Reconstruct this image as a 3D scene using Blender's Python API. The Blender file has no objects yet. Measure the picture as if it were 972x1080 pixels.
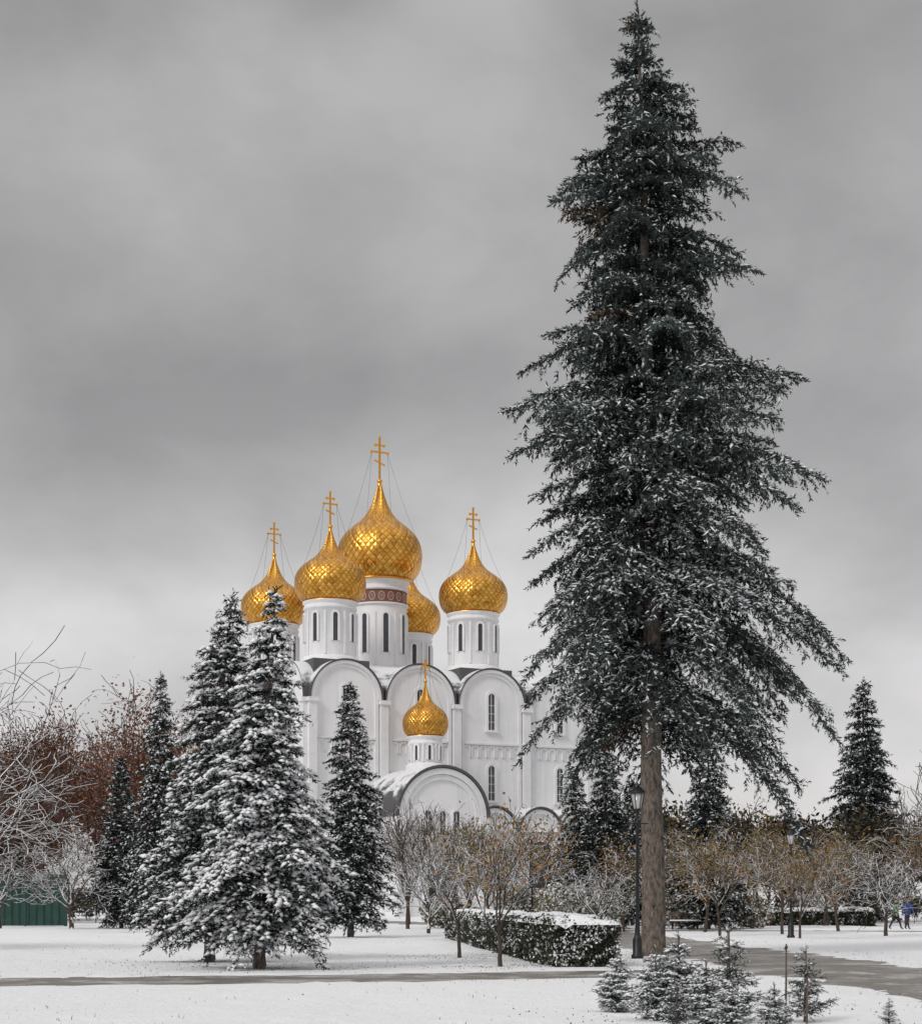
import bpy, bmesh, math, random
import numpy as np
from mathutils import Vector, Matrix

random.seed(7)
scene = bpy.context.scene
COL = scene.collection

# ------------------------------------------------------------------ helpers
def new_mat(name):
    m = bpy.data.materials.new(name); m.use_nodes = True
    nt = m.node_tree; b = nt.nodes["Principled BSDF"]
    return m, nt, b

def N(nt, typ, **kw):
    n = nt.nodes.new(typ)
    for k, v in kw.items():
        setattr(n, k, v)
    return n

def ramp(nt, stops):
    r = N(nt, "ShaderNodeValToRGB")
    el = r.color_ramp.elements
    while len(el) < len(stops): el.new(0.5)
    for e, (p, c) in zip(el, stops):
        e.position = p
        e.color = (c, c, c, 1) if not hasattr(c, "__len__") else (*c, 1)
    return r

def mathn(nt, op, a, b=None, clamp=False):
    n = N(nt, "ShaderNodeMath", operation=op); n.use_clamp = clamp
    for i, v in enumerate((a, b)):
        if v is None: continue
        if isinstance(v, (int, float)): n.inputs[i].default_value = v
        else: nt.links.new(v, n.inputs[i])
    return n.outputs[0]

def mixc(nt, fac, a, b):
    n = N(nt, "ShaderNodeMix", data_type='RGBA')
    for s, v in ((n.inputs[0], fac), (n.inputs[6], a), (n.inputs[7], b)):
        if isinstance(v, (int, float)): s.default_value = v
        elif isinstance(v, tuple): s.default_value = (*v, 1) if len(v) == 3 else v
        else: nt.links.new(v, s)
    return n.outputs[2]

def noise(nt, scale, detail=4, rough=0.55, coord=None, dist=0.0):
    n = N(nt, "ShaderNodeTexNoise")
    n.inputs["Scale"].default_value = scale
    n.inputs["Detail"].default_value = detail
    n.inputs["Roughness"].default_value = rough
    n.inputs["Distortion"].default_value = dist
    if coord is not None: nt.links.new(coord, n.inputs["Vector"])
    return n.outputs["Fac"]

def objcoord(nt):
    return N(nt, "ShaderNodeTexCoord").outputs["Object"]

def add_bump(nt, bsdf, h, strength, dist):
    b = N(nt, "ShaderNodeBump"); b.inputs["Strength"].default_value = strength
    b.inputs["Distance"].default_value = dist
    nt.links.new(h, b.inputs["Height"]); nt.links.new(b.outputs[0], bsdf.inputs["Normal"])

def mk_mesh(name, V, F, mat=None, cols=None, smooth=False):
    V = np.asarray(V, dtype=np.float32); F = np.asarray(F, dtype=np.int32)
    me = bpy.data.meshes.new(name)
    k = F.shape[1]; m = F.shape[0]
    me.vertices.add(len(V)); me.vertices.foreach_set("co", V.ravel())
    me.loops.add(m * k); me.loops.foreach_set("vertex_index", F.ravel())
    me.polygons.add(m); me.polygons.foreach_set("loop_start", np.arange(m, dtype=np.int32) * k)
    if smooth: me.polygons.foreach_set("use_smooth", np.ones(m, dtype=bool))
    me.update(calc_edges=True)
    if cols is not None:
        at = me.color_attributes.new("Col", 'FLOAT_COLOR', 'POINT')
        c4 = np.ones((len(V), 4), dtype=np.float32); c4[:, :3] = cols
        at.data.foreach_set("color", c4.ravel())
    if mat: me.materials.append(mat)
    return me

def obj(name, me, parent=None, loc=(0, 0, 0), rotz=0, scale=1):
    o = bpy.data.objects.new(name, me); COL.objects.link(o)
    o.location = loc; o.rotation_euler = (0, 0, rotz)
    o.scale = (scale,) * 3 if isinstance(scale, (int, float)) else scale
    if parent: o.parent = parent
    return o

def empty(name, loc=(0, 0, 0), rotz=0, scale=1):
    o = obj(name, None, None, loc, rotz, scale); o.empty_display_size = 0.5
    return o

def tubes(segs, n=5):
    """segs: array (m,8) p0 p1 r0 r1"""
    S = np.asarray(segs, dtype=np.float64)
    p0, p1, r0, r1 = S[:, :3], S[:, 3:6], S[:, 6], S[:, 7]
    d = p1 - p0; d /= np.maximum(np.linalg.norm(d, axis=1, keepdims=True), 1e-9)
    ref = np.where(np.abs(d[:, 2:3]) > .9, np.array([[1., 0, 0]]), np.array([[0, 0, 1.]]))
    s = np.cross(d, ref); s /= np.linalg.norm(s, axis=1, keepdims=True); u = np.cross(s, d)
    a = np.arange(n) * 2 * math.pi / n + math.pi / 2
    ring = s[:, None, :] * np.cos(a)[None, :, None] + u[:, None, :] * np.sin(a)[None, :, None]
    A = p0[:, None, :] + ring * r0[:, None, None]
    B = p1[:, None, :] + ring * r1[:, None, None]
    V = np.concatenate([A, B], axis=1).reshape(-1, 3)
    i = np.arange(n); j = (i + 1) % n
    f = np.stack([i, j, j + n, i + n], axis=1)
    F = (f[None] + (np.arange(len(S)) * 2 * n)[:, None, None]).reshape(-1, 4)
    return V, F

def unit(v):
    return v / np.maximum(np.linalg.norm(v, axis=-1, keepdims=True), 1e-9)

def expand_needles(P, D, L, rng, k, nlen, nwid, base, snowf, tip=None):
    """bottle-brush twigs -> triangles. base (n,3) colour, snowf (n,) 0..1"""
    n = len(P)
    t = (np.arange(k)[None] + rng.random((n, k))) / k
    psi = rng.random((n, k)) * 2 * math.pi
    ref = np.tile(np.array([[0, 0, 1.]]), (n, 1)) + rng.normal(0, .01, (n, 3))
    s = unit(np.cross(D, ref)); u = np.cross(s, D)
    R = s[:, None] * np.cos(psi)[..., None] + u[:, None] * np.sin(psi)[..., None]
    ax = P[:, None] + D[:, None] * (L[:, None] * t)[..., None]
    dr = unit(D[:, None] * .8 + R * .75)
    ln = nlen * (.6 + .7 * rng.random((n, k))) * (1.1 - .5 * t)
    T = ax + dr * ln[..., None]
    sd = unit(np.cross(dr, rng.normal(0, 1, (n, k, 3)))) * nwid
    V = np.stack([ax - sd, ax + sd, T], axis=2).reshape(-1, 3)
    F = np.arange(n * k * 3).reshape(-1, 3)
    c = base[:, None] * (.65 + .7 * rng.random((n, k, 1)))
    up = np.clip(R[..., 2] * .8 + .35, 0, 1)
    w = (rng.random((n, k)) < (snowf[:, None] * up)).astype(float)[..., None]
    c = c * (1 - w) + np.array([.72, .74, .77]) * w
    C = np.repeat(c.reshape(-1, 3), 3, axis=0)
    return V, F, C

def snow_lumps(P, D, L, rng, w, th):
    n = len(P)
    c = P + D * (L * .5)[:, None] + np.array([0, 0, th * .6])
    s = unit(np.cross(D, np.array([0, 0, 1.]) + rng.normal(0, .15, (n, 3)))); u = np.cross(s, D)
    ww = w * (.6 + .8 * rng.random(n))[:, None]
    V = np.stack([c - D * (L * .65)[:, None], c + D * (L * .65)[:, None],
                  c - s * ww, c + s * ww, c - u * th * .4, c + u * th * (.7 + .6 * rng.random(n))[:, None]], axis=1)
    V += rng.normal(0, w * .12, V.shape)
    f = np.array([[1, 3, 5], [3, 0, 5], [0, 2, 5], [2, 1, 5], [3, 1, 4], [0, 3, 4], [2, 0, 4], [1, 2, 4]])
    F = (f[None] + (np.arange(n) * 6)[:, None, None]).reshape(-1, 3)
    C = np.tile(np.array([[.84, .85, .87]]), (n * 6, 1))
    return V.reshape(-1, 3), F, C

def merge(parts):
    V, F, C, o = [], [], [], 0
    for v, f, c in parts:
        V.append(v); F.append(f + o); C.append(c); o += len(v)
    return np.concatenate(V), np.concatenate(F), np.concatenate(C)

def vnoise(x, y, seed=0):
    xi = np.floor(x); yi = np.floor(y); fx = x - xi; fy = y - yi
    fx = fx * fx * (3 - 2 * fx); fy = fy * fy * (3 - 2 * fy)
    def h(a, b):
        v = np.sin(a * 127.1 + b * 311.7 + seed * 74.7) * 43758.5453
        return v - np.floor(v)
    return (h(xi, yi) * (1 - fx) + h(xi + 1, yi) * fx) * (1 - fy) + (h(xi, yi + 1) * (1 - fx) + h(xi + 1, yi + 1) * fx) * fy

# ------------------------------------------------------------------ materials
def mat_attr(name, rough=.75, spec=.2, sub=None):
    m, nt, b = new_mat(name)
    a = N(nt, "ShaderNodeAttribute", attribute_name="Col")
    nt.links.new(a.outputs["Color"], b.inputs["Base Color"])
    b.inputs["Roughness"].default_value = rough
    b.inputs["Specular IOR Level"].default_value = spec
    return m
M_NEEDLE = mat_attr("needles_and_snow")
M_LEAF = mat_attr("leaves", .7, .25)

def mat_bark(name, c1, c2, snow=.0, scale=6, zs=.25):
    m, nt, b = new_mat(name)
    oc = objcoord(nt)
    mp = N(nt, "ShaderNodeMapping"); mp.inputs["Scale"].default_value = (1, 1, zs)
    nt.links.new(oc, mp.inputs[0])
    n1 = noise(nt, scale, 6, .65, mp.outputs[0], .4)
    r = ramp(nt, [(.3, c1), (.7, c2)]); nt.links.new(n1, r.inputs[0])
    col = r.outputs[0]
    if snow > 0:
        g = N(nt, "ShaderNodeNewGeometry"); sp = N(nt, "ShaderNodeSeparateXYZ")
        nt.links.new(g.outputs["Normal"], sp.inputs[0])
        n2 = noise(nt, 1.6, 3, .5, oc)
        v = mathn(nt, 'ADD', sp.outputs[2], mathn(nt, 'MULTIPLY', mathn(nt, 'SUBTRACT', n2, .5), 1.6))
        v = mathn(nt, 'GREATER_THAN', v, 1 - snow)
        col = mixc(nt, v, col, (.78, .79, .81))
    nt.links.new(col, b.inputs["Base Color"])
    b.inputs["Roughness"].default_value = .9; b.inputs["Specular IOR Level"].default_value = .15
    add_bump(nt, b, n1, .8, .05)
    return m
M_BARK = mat_bark("spruce_bark", (.03, .024, .02), (.28, .235, .2), 0, 13, .4)
M_BRANCH = mat_bark("spruce_branch", (.035, .028, .022), (.09, .075, .06), .5)
M_TWIG = mat_bark("snowy_bark", (.04, .032, .027), (.11, .09, .075), .76)
M_TWIGM = mat_bark("lightly_snowed_bark", (.045, .034, .026), (.12, .092, .07), .6)
M_TWIGD = mat_bark("dark_bark", (.035, .026, .02), (.085, .062, .048), .22)
M_TWIGR = mat_bark("red_brown_bark", (.06, .032, .022), (.13, .07, .048), .15)

def mat_simple(name, c, rough=.6, metal=0, nscale=None, var=.25, bump=0):
    m, nt, b = new_mat(name)
    b.inputs["Roughness"].default_value = rough; b.inputs["Metallic"].default_value = metal
    n1 = noise(nt, nscale or 3, 5, .6, objcoord(nt))
    r = ramp(nt, [(.3, tuple(x * (1 - var) for x in c)), (.7, tuple(min(1, x * (1 + var)) for x in c))])
    nt.links.new(n1, r.inputs[0]); nt.links.new(r.outputs[0], b.inputs["Base Color"])
    if bump: add_bump(nt, b, n1, bump, .02)
    return m
def mat_wall():
    m, nt, b = new_mat("whitewashed_plaster")
    oc = objcoord(nt)
    n1 = noise(nt, .3, 5, .6, oc)
    mp = N(nt, "ShaderNodeMapping"); mp.inputs["Scale"].default_value = (1.6, 1.6, .12); nt.links.new(oc, mp.inputs[0])
    n2 = noise(nt, 1.0, 5, .6, mp.outputs[0])
    v = mathn(nt, 'ADD', mathn(nt, 'MULTIPLY', n1, .5), mathn(nt, 'MULTIPLY', n2, .5))
    r = ramp(nt, [(.32, (.68, .69, .71)), (.52, (.80, .80, .81)), (.7, (.84, .84, .84))]); nt.links.new(v, r.inputs[0])
    nt.links.new(r.outputs[0], b.inputs["Base Color"]); b.inputs["Roughness"].default_value = .85
    return m
M_WALL = mat_wall()
M_TRIM = mat_simple("white_trim", (.76, .76, .77), .85, 0, 1.2, .06)
M_GLASSW = mat_simple("dark_window", (.05, .055, .065), .15, 0, 2, .3)
M_BLACK = mat_simple("black_iron", (.018, .018, .02), .45, .3, 8, .3)
M_GREENF = mat_simple("green_fence_paint", (.010, .048, .038), .6, 0, 1.5, .25)
M_LAMPG = mat_simple("lantern_glass", (.5, .5, .48), .2, 0, 3, .1)
M_STAKE = mat_simple("weathered_wood", (.12, .09, .07), .85, 0, 12, .4)

def mat_roof():
    m, nt, b = new_mat("grey_metal_roof")
    oc = objcoord(nt)
    n1 = noise(nt, .5, 5, .6, oc)
    g = N(nt, "ShaderNodeNewGeometry"); sp = N(nt, "ShaderNodeSeparateXYZ")
    nt.links.new(g.outputs["Normal"], sp.inputs[0])
    v = mathn(nt, 'ADD', mathn(nt, 'MULTIPLY', sp.outputs[2], .5), n1)
    r = ramp(nt, [(.70, 0.0), (.84, 1.0)]); nt.links.new(v, r.inputs[0])
    nt.links.new(mixc(nt, r.outputs[0], (.08, .08, .085), (.75, .76, .78)), b.inputs["Base Color"])
    b.inputs["Roughness"].default_value = .55
    return m
M_ROOF = mat_roof()

def mat_gold(name, tiled=True, nu=38, nv=14):
    m, nt, b = new_mat(name)
    b.inputs["Metallic"].default_value = 1.0
    b.inputs["Roughness"].default_value = .33
    base = (.74, .38, .07)
    if not tiled:
        b.inputs["Base Color"].default_value = (*base, 1); return m
    uv = N(nt, "ShaderNodeTexCoord").outputs["UV"]
    sp = N(nt, "ShaderNodeSeparateXYZ"); nt.links.new(uv, sp.inputs[0])
    U = mathn(nt, 'MULTIPLY', sp.outputs[0], nu); V = mathn(nt, 'MULTIPLY', sp.outputs[1], nv)
    p = mathn(nt, 'ADD', U, V); q = mathn(nt, 'SUBTRACT', U, V)
    fp = mathn(nt, 'ABSOLUTE', mathn(nt, 'SUBTRACT', mathn(nt, 'FRACT', p), .5))
    fq = mathn(nt, 'ABSOLUTE', mathn(nt, 'SUBTRACT', mathn(nt, 'FRACT', q), .5))
    mx = mathn(nt, 'MAXIMUM', fp, fq)
    r = ramp(nt, [(.40, 0.0), (.48, .8)]); nt.links.new(mx, r.inputs[0])
    cb = N(nt, "ShaderNodeCombineXYZ")
    nt.links.new(mathn(nt, 'FLOOR', p), cb.inputs[0]); nt.links.new(mathn(nt, 'FLOOR', q), cb.inputs[1])
    wn = N(nt, "ShaderNodeTexWhiteNoise"); nt.links.new(cb.outputs[0], wn.inputs[0])
    tile = mixc(nt, wn.outputs[0], (.54, .25, .036), (.84, .46, .10))
    nt.links.new(mixc(nt, r.outputs[0], tile, (.24, .11, .02)), b.inputs["Base Color"])
    nt.links.new(mathn(nt, 'ADD', mathn(nt, 'MULTIPLY', wn.outputs[0], .14), .25), b.inputs["Roughness"])
    add_bump(nt, b, mathn(nt, 'SUBTRACT', 1.0, mx), .5, .22)
    return m
M_GOLD = mat_gold("gilded_tiles"); M_GOLDS = mat_gold("gilding", False)

def mat_frieze():
    m, nt, b = new_mat("painted_frieze")
    uv = N(nt, "ShaderNodeTexCoord").outputs["UV"]
    sp = N(nt, "ShaderNodeSeparateXYZ"); nt.links.new(uv, sp.inputs[0])
    U = mathn(nt, 'SUBTRACT', mathn(nt, 'FRACT', mathn(nt, 'MULTIPLY', sp.outputs[0], 18)), .5)
    V = mathn(nt, 'SUBTRACT', sp.outputs[1], .5)
    d = mathn(nt, 'SQRT', mathn(nt, 'ADD', mathn(nt, 'MULTIPLY', U, U), mathn(nt, 'MULTIPLY', V, V)))
    r = ramp(nt, [(.0, (.22, .20, .18)), (.14, (.24, .11, .08)), (.28, (.42, .37, .32)), (.35, (.2, .075, .055)), (.46, (.2, .08, .06))])
    r.color_ramp.interpolation = 'CONSTANT'
    nt.links.new(d, r.inputs[0]); nt.links.new(r.outputs[0], b.inputs["Base Color"])
    b.inputs["Roughness"].default_value = .8
    return m
M_FRIEZE = mat_frieze()

def mat_snow():
    m, nt, b = new_mat("snow_ground")
    oc = objcoord(nt)
    n1 = noise(nt, .35, 5, .6, oc); n2 = noise(nt, 3.5, 6, .7, oc); n3 = noise(nt, 14, 4, .7, oc)
    n4 = noise(nt, .12, 3, .5, oc); n5 = noise(nt, 1.1, 4, .6, oc)
    v = mathn(nt, 'ADD', mathn(nt, 'MULTIPLY', n1, .5), mathn(nt, 'MULTIPLY', n3, .7))
    r = ramp(nt, [(.77, 0.0), (.85, .55)]); nt.links.new(v, r.inputs[0])
    tint = mixc(nt, mathn(nt, 'ADD', mathn(nt, 'MULTIPLY', n4, .6), mathn(nt, 'MULTIPLY', n5, .4)), (.78, .80, .83), (.93, .93, .935))
    nt.links.new(mixc(nt, r.outputs[0], tint, (.26, .23, .18)), b.inputs["Base Color"])
    b.inputs["Roughness"].default_value = .75
    b.inputs["Specular IOR Level"].default_value = .25
    add_bump(nt, b, mathn(nt, 'ADD', mathn(nt, 'MULTIPLY', n5, .9), mathn(nt, 'ADD', mathn(nt, 'MULTIPLY', n2, .6), mathn(nt, 'MULTIPLY', n3, .25))), .7, .16)
    return m
M_SNOW = mat_snow()
M_SNOWCAP = mat_simple("snow_cap", (.82, .83, .85), .8, 0, 5, .04, .5)

def mat_path():
    m, nt, b = new_mat("wet_asphalt")
    oc = objcoord(nt)
    n1 = noise(nt, .7, 5, .65, oc, .5); n2 = noise(nt, 9, 4, .6, oc)
    v = mathn(nt, 'ADD', mathn(nt, 'MULTIPLY', n1, .75), mathn(nt, 'MULTIPLY', n2, .3))
    r = ramp(nt, [(.50, 0.0), (.64, .8)]); nt.links.new(v, r.inputs[0])
    asph = mixc(nt, n2, (.10, .088, .075), (.20, .18, .155))
    nt.links.new(mixc(nt, r.outputs[0], asph, (.5, .49, .48)), b.inputs["Base Color"])
    rr = ramp(nt, [(.45, .4), (.6, .75)]); nt.links.new(v, rr.inputs[0])
    nt.links.new(rr.outputs[0], b.inputs["Roughness"])
    add_bump(nt, b, v, .3, .03)
    return m
M_PATH = mat_path()

# ------------------------------------------------------------------ ground
PATHS = [(np.array([(-60, 18.0), (-30, 27.9), (-9.2, 34.4), (3.3, 38.4), (7.2, 39.6), (9, 39.9)]), 2.0),
         (np.array([(14, 10), (10.2, 26), (8.9, 42), (7.2, 73), (6.2, 100), (-12, 150)]), 2.4),
         (np.array([(6.4, 95), (30, 92), (60, 96), (120, 110)]), 2.0)]
def sdist(x, y):
    best = np.full(x.shape, 1e9)
    for pts, w in PATHS:
        for (ax, ay), (bx, by) in zip(pts[:-1], pts[1:]):
            dx, dy = bx - ax, by - ay
            t = np.clip(((x - ax) * dx + (y - ay) * dy) / (dx * dx + dy * dy), 0, 1)
            best = np.minimum(best, np.hypot(x - ax - t * dx, y - ay - t * dy) - w)
    return best
def gheight(x, y):
    x = np.asarray(x, float); y = np.asarray(y, float)
    sd0 = sdist(x, y)
    sd = sd0 + (vnoise(x * 1.1, y * 1.1, 3) - .5) * .9 + (vnoise(x * 3.1, y * 3.1, 5) - .5) * .5
    far = np.clip((sd0 - 2) / 8, 0, 1)
    und = (vnoise(x * .22, y * .22, 1) - .5) * .16 * far + (vnoise(x * .8, y * .8, 2) - .5) * (.02 + .04 * far) + (vnoise(x * 2.2, y * 2.2, 9) - .5) * (.02 + .025 * far)
    out = np.clip(sd / .5, 0, 1)
    return np.where(sd > 0, .0 + out * (.03 + und), np.maximum(sd, -.4) * .35)
def spaced(a, b, st, far, grow=1.12):
    v = list(np.arange(a, b, st)); s = st
    while v[-1] < far: s *= grow; v.append(v[-1] + s)
    return v
xs = spaced(0, 26, .22, 1800); xs = np.array([-v for v in xs[:0:-1]] + xs)
ys = np.array([-1500, -600, -200, -60, -20, -5, 0, 3, 6, 8] + spaced(10, 75, .22, 2500))
X, Y = np.meshgrid(xs, ys); Z = gheight(X, Y)
nx, ny = len(xs), len(ys)
idx = np.arange(nx * ny).reshape(ny, nx)
F = np.stack([idx[:-1, :-1], idx[:-1, 1:], idx[1:, 1:], idx[1:, :-1]], -1).reshape(-1, 4)
obj("ground", mk_mesh("ground", np.stack([X, Y, Z], -1).reshape(-1, 3), F, M_SNOW, smooth=True))
def ribbon(name, pts, w, z, mat):
    P = []
    for a, b in zip(pts[:-1], pts[1:]):
        n = max(1, int(np.hypot(*(b - a)) / 2))
        for i in range(n): P.append(a + (b - a) * i / n)
    P.append(pts[-1]); P = np.array(P)
    T = np.gradient(P, axis=0); T /= np.linalg.norm(T, axis=1, keepdims=True)
    Nn = np.stack([-T[:, 1], T[:, 0]], 1)
    V = []
    for p, n in zip(P, Nn):
        V += [(p[0] + n[0] * w, p[1] + n[1] * w, z), (p[0] - n[0] * w, p[1] - n[1] * w, z)]
    F = [(2 * i, 2 * i + 1, 2 * i + 3, 2 * i + 2) for i in range(len(P) - 1)]
    return obj(name, mk_mesh(name, V, F, mat))
for i, (pts, w) in enumerate(PATHS):
    ribbon("park_path", pts, w + .6, -.006 - .004 * i, M_PATH)

# ------------------------------------------------------------------ spruces
BIGPROF = np.array([(2.2, 2.8, 4.5), (4.05, 3.3, 4.9), (5.1, 3.7, 5.0), (6.2, 4.1, 4.9), (8.4, 4.5, 4.8), (9.8, 4.3, 5.4), (10.6, 3.8, 5.4),
    (11.9, 3.1, 4.8), (13.3, 3.5, 4.7), (14.4, 3.9, 4.6), (15.8, 3.5, 4.1), (17.1, 2.7, 3.9), (18.5, 2.4, 3.6), (19.8, 2.0, 3.5),
    (20.9, 2.7, 3.1), (22, 2.2, 2.5), (23.1, 1.8, 2.8), (24.2, 1.4, 1.7), (25.3, 1.0, .8), (26.4, .5, .45), (27.2, .1, .1)])

def spruce_mesh(seed, H, rfun, z0=.5, dz=.3, nb=6, a=.2, bfun=lambda h: .4, t0fun=lambda h: .1,
                sec=.2, twl=.26, twsp=.13, k=9, nlen=.09, nwid=.011, snow=.3, trunk=.2, lean=(0, 0),
                secmax=1.0, lump=(.06, .05), lrange=(.7, 1.08), skip=.08, droop2=.35, base=(.035, .05, .036), lumpk=1.0,
                hang=.12, brown=0.0, secf=.6, skipfun=None, clump=0.0):
    rng = np.random.default_rng(seed)
    P_, D_, L_, B_, S_ = [], [], [], [], []
    seg = []; tr = []
    def axis(z):
        f = z / H
        return np.array([lean[0] * f * f + .035 * trunk / .37 * math.sin(z * .9), lean[1] * f * f, z])
    zz = np.linspace(-.15, H, 40)
    for q, (za, zb) in enumerate(zip(zz[:-1], zz[1:])):
        ra = trunk * (1 - za / H) ** .85 + .012; rb = trunk * max(0, 1 - zb / H) ** .85 + .012
        if za < .3: ra *= 1.2
        tr.append((*axis(za), *axis(zb), ra, rb))
    z = z0; ph = rng.random() * 6.28
    while z < H - .12:
        h = z / H
        n = max(3, int(round(nb * (1 if h < .85 else .75))))
        ph += 1.1
        for i in range(n):
            if rng.random() < skip: continue
            phi = ph + i * 2 * math.pi / n + rng.normal(0, .25)
            if skipfun and rng.random() < skipfun(h, math.sin(phi)): continue
            c = math.cos(phi)
            bb = bfun(h) * rng.uniform(.75, 1.3); aa = a * rng.uniform(.5, 1.5) + (.35 if h > .93 else 0)
            L = rfun(z, c)
            for _ in range(2): L = rfun(max(z + (aa - bb) * L, .05), c)
            L *= rng.uniform(*lrange)
            if clump: L *= 1 - clump * float(np.clip(1.6 * vnoise(np.array(z * .75 + 7), np.array((phi % 6.283) * 1.3), seed) - .5, 0, 1))
            if L < .05: continue
            zb = z + rng.uniform(-.5, .5) * dz
            o = axis(zb); rad = np.array([c, math.sin(phi), 0]); sd = np.array([-math.sin(phi), c, 0])
            wob = rng.normal(0, .06)
            def pos(t):
                t = np.asarray(t)[..., None]
                return o + rad * L * t + sd * (L * wob * np.sin(t * 4)) + np.array([0, 0, 1.]) * L * (aa * t - bb * t ** 2 + .18 * bb * np.clip(t - .6, 0, 1) ** 2)
            tt = np.linspace(0, 1, 6); pp = pos(tt)
            r0 = max(.006, L * .012)
            for j in range(5): seg.append((*pp[j], *pp[j + 1], r0 * (1 - j / 5.5), r0 * (1 - (j + 1) / 5.5)))
            t0 = t0fun(h)
            ts = np.arange(t0, 1.0, sec / L)
            ts = np.clip(ts + rng.normal(0, .3, len(ts)) * sec / L, t0, 1)
            ts = np.concatenate([ts, ts + .4 * sec / L]); sg = np.concatenate([np.ones(len(ts) // 2), -np.ones(len(ts) // 2)])
            sl = np.clip(secf * L * (1.04 - ts), min(twl * .8, L * .3), secmax) * rng.uniform(.55, 1.1, len(ts))
            sl *= np.clip((ts - t0) / .2 + .45, 0, 1)
            K = int(secmax * 1.1 / twsp) + 1
            s = (np.arange(K)[None] + rng.random((len(ts), K))) * twsp
            mask = s < np.maximum(sl, twsp)[:, None]
            p = pos(ts)[:, None, :]
            tilt = rng.normal(0, .18, len(ts))
            d0 = unit(rad * .6 + sd[None] * sg[:, None] * .75 + np.array([0, 0, 1.]) * (tilt[:, None] - .05))[:, None, :]
            dn = droop2 * (1 + rng.random(len(ts)))[:, None, None]
            q = p + d0 * s[..., None] - np.array([0, 0, 1.]) * dn * s[..., None] ** 2
            tan = unit(d0 - np.array([0, 0, 1.]) * 2 * dn * s[..., None])
            pr = np.cross(tan, np.array([0, 0, 1.])); alt = np.where(np.arange(K) % 2 == 0, 1., -1.)[None, :, None]
            dd = unit(tan * .75 + pr * alt * .65 + rng.normal(0, .22, q.shape) - np.array([0, 0, 1.]) * hang * rng.uniform(.3, 1.7, (*q.shape[:2], 1)))
            q = q[mask]; dd = dd[mask]
            ll = twl * (.6 + .7 * rng.random(len(q)))
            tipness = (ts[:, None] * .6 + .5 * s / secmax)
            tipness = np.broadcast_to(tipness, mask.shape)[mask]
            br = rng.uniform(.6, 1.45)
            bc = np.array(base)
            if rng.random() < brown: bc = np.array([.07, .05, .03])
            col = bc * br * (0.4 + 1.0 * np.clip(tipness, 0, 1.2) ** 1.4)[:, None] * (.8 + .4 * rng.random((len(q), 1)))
            sclump = rng.random(len(ts))[:, None] * np.ones((1, K)); sclump = sclump[mask]
            snb = snow(h) if callable(snow) else snow
            sn = np.clip(snb * (.4 + .9 * tipness) * rng.uniform(.6, 1.35), 0, 1)
            sn = np.where(sclump < sn + .15, sn * 1.25, sn * .35)
            P_.append(q); D_.append(dd); L_.append(ll); B_.append(col); S_.append(sn)
            tm = np.arange(t0, 1.02, twsp * .6 / L); pm = pos(tm)
            dm = unit(np.gradient(pm, axis=0) if len(pm) > 1 else rad[None]) if len(tm) > 1 else rad[None].repeat(len(tm), 0)
            dm = unit(dm + rng.normal(0, .3, dm.shape))
            P_.append(pm); D_.append(dm); L_.append(np.full(len(tm), twl)); B_.append(bc[None] * br * np.ones((len(tm), 1))); S_.append(np.full(len(tm), snb * .8))
        z += dz * rng.uniform(.75, 1.3) * (1 if h < .8 else .7)
    tz = np.linspace(H * .96, H, 8)
    P_.append(np.array([axis(q) for q in tz])); D_.append(unit(rng.normal(0, .5, (8, 3)) + np.array([0, 0, 1.]))); L_.append(np.full(8, twl)); B_.append(np.array(base)[None].repeat(8, 0)); S_.append(np.full(8, .2))
    P, D, L, B, S = map(np.concatenate, (P_, D_, L_, B_, S_))
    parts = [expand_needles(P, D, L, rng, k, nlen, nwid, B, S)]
    fl = rng.random(len(P)) < np.clip(S * 1.1 - .12, 0, 1) * lumpk
    if fl.any(): parts.append(snow_lumps(P[fl], D[fl] * np.array([1, 1, .6]), L[fl], rng, *lump))
    V, F, C = merge(parts)
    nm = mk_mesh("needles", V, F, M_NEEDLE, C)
    v, f = tubes(tr, 12); tm_ = mk_mesh("trunk", v, f, M_BARK, smooth=True)
    v, f = tubes(seg, 4); bm_ = mk_mesh("branches", v, f, M_BRANCH)
    print("spruce", seed, len(P), len(F))
    return tm_, bm_, nm

def place_spruce(ms, x, y, rot=0, sc=1, name="spruce_tree"):
    e = empty(name, (x, y, float(gheight(x, y)) - .02), rot, sc)
    for nme, me in zip(("trunk", "branches", "needles"), ms): obj(nme, me, e)
    return e

def bigr(z, c):
    rl = np.interp(z, BIGPROF[:, 0], BIGPROF[:, 1]); rr = np.interp(z, BIGPROF[:, 0], BIGPROF[:, 2])
    return float(rr * (1 + c) / 2 + rl * (1 - c) / 2)
big = spruce_mesh(14, 27.2, bigr, z0=6.9, dz=.44, nb=8, a=.2,
    bfun=lambda h: .36 + 2.7 * max(0, (.56 - h)) ** 1.15, t0fun=lambda h: .07 + .5 * max(0, .36 - h) * 2,
    sec=.20, twl=.30, twsp=.13, k=9, nlen=.155, nwid=.027, snow=lambda h: .22 + .40 * max(0, 1 - abs(h - .42) / .34), trunk=.345, lean=(-.4, 0),
    secmax=1.15, lump=(.042, .03), lrange=(.58, 1.18), skip=.10, droop2=.5, base=(.046, .060, .055), lumpk=.4, hang=.4, brown=.02, secf=.75,
    skipfun=lambda h, sy: (.45 if (sy < -.55 and .6 < h < .9) else (.7 if sy < -.3 and h < .36 else (.3 if h < .5 and sy < -.4 else 0))), clump=.5)
place_spruce(big, 5.5, 50)

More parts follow.
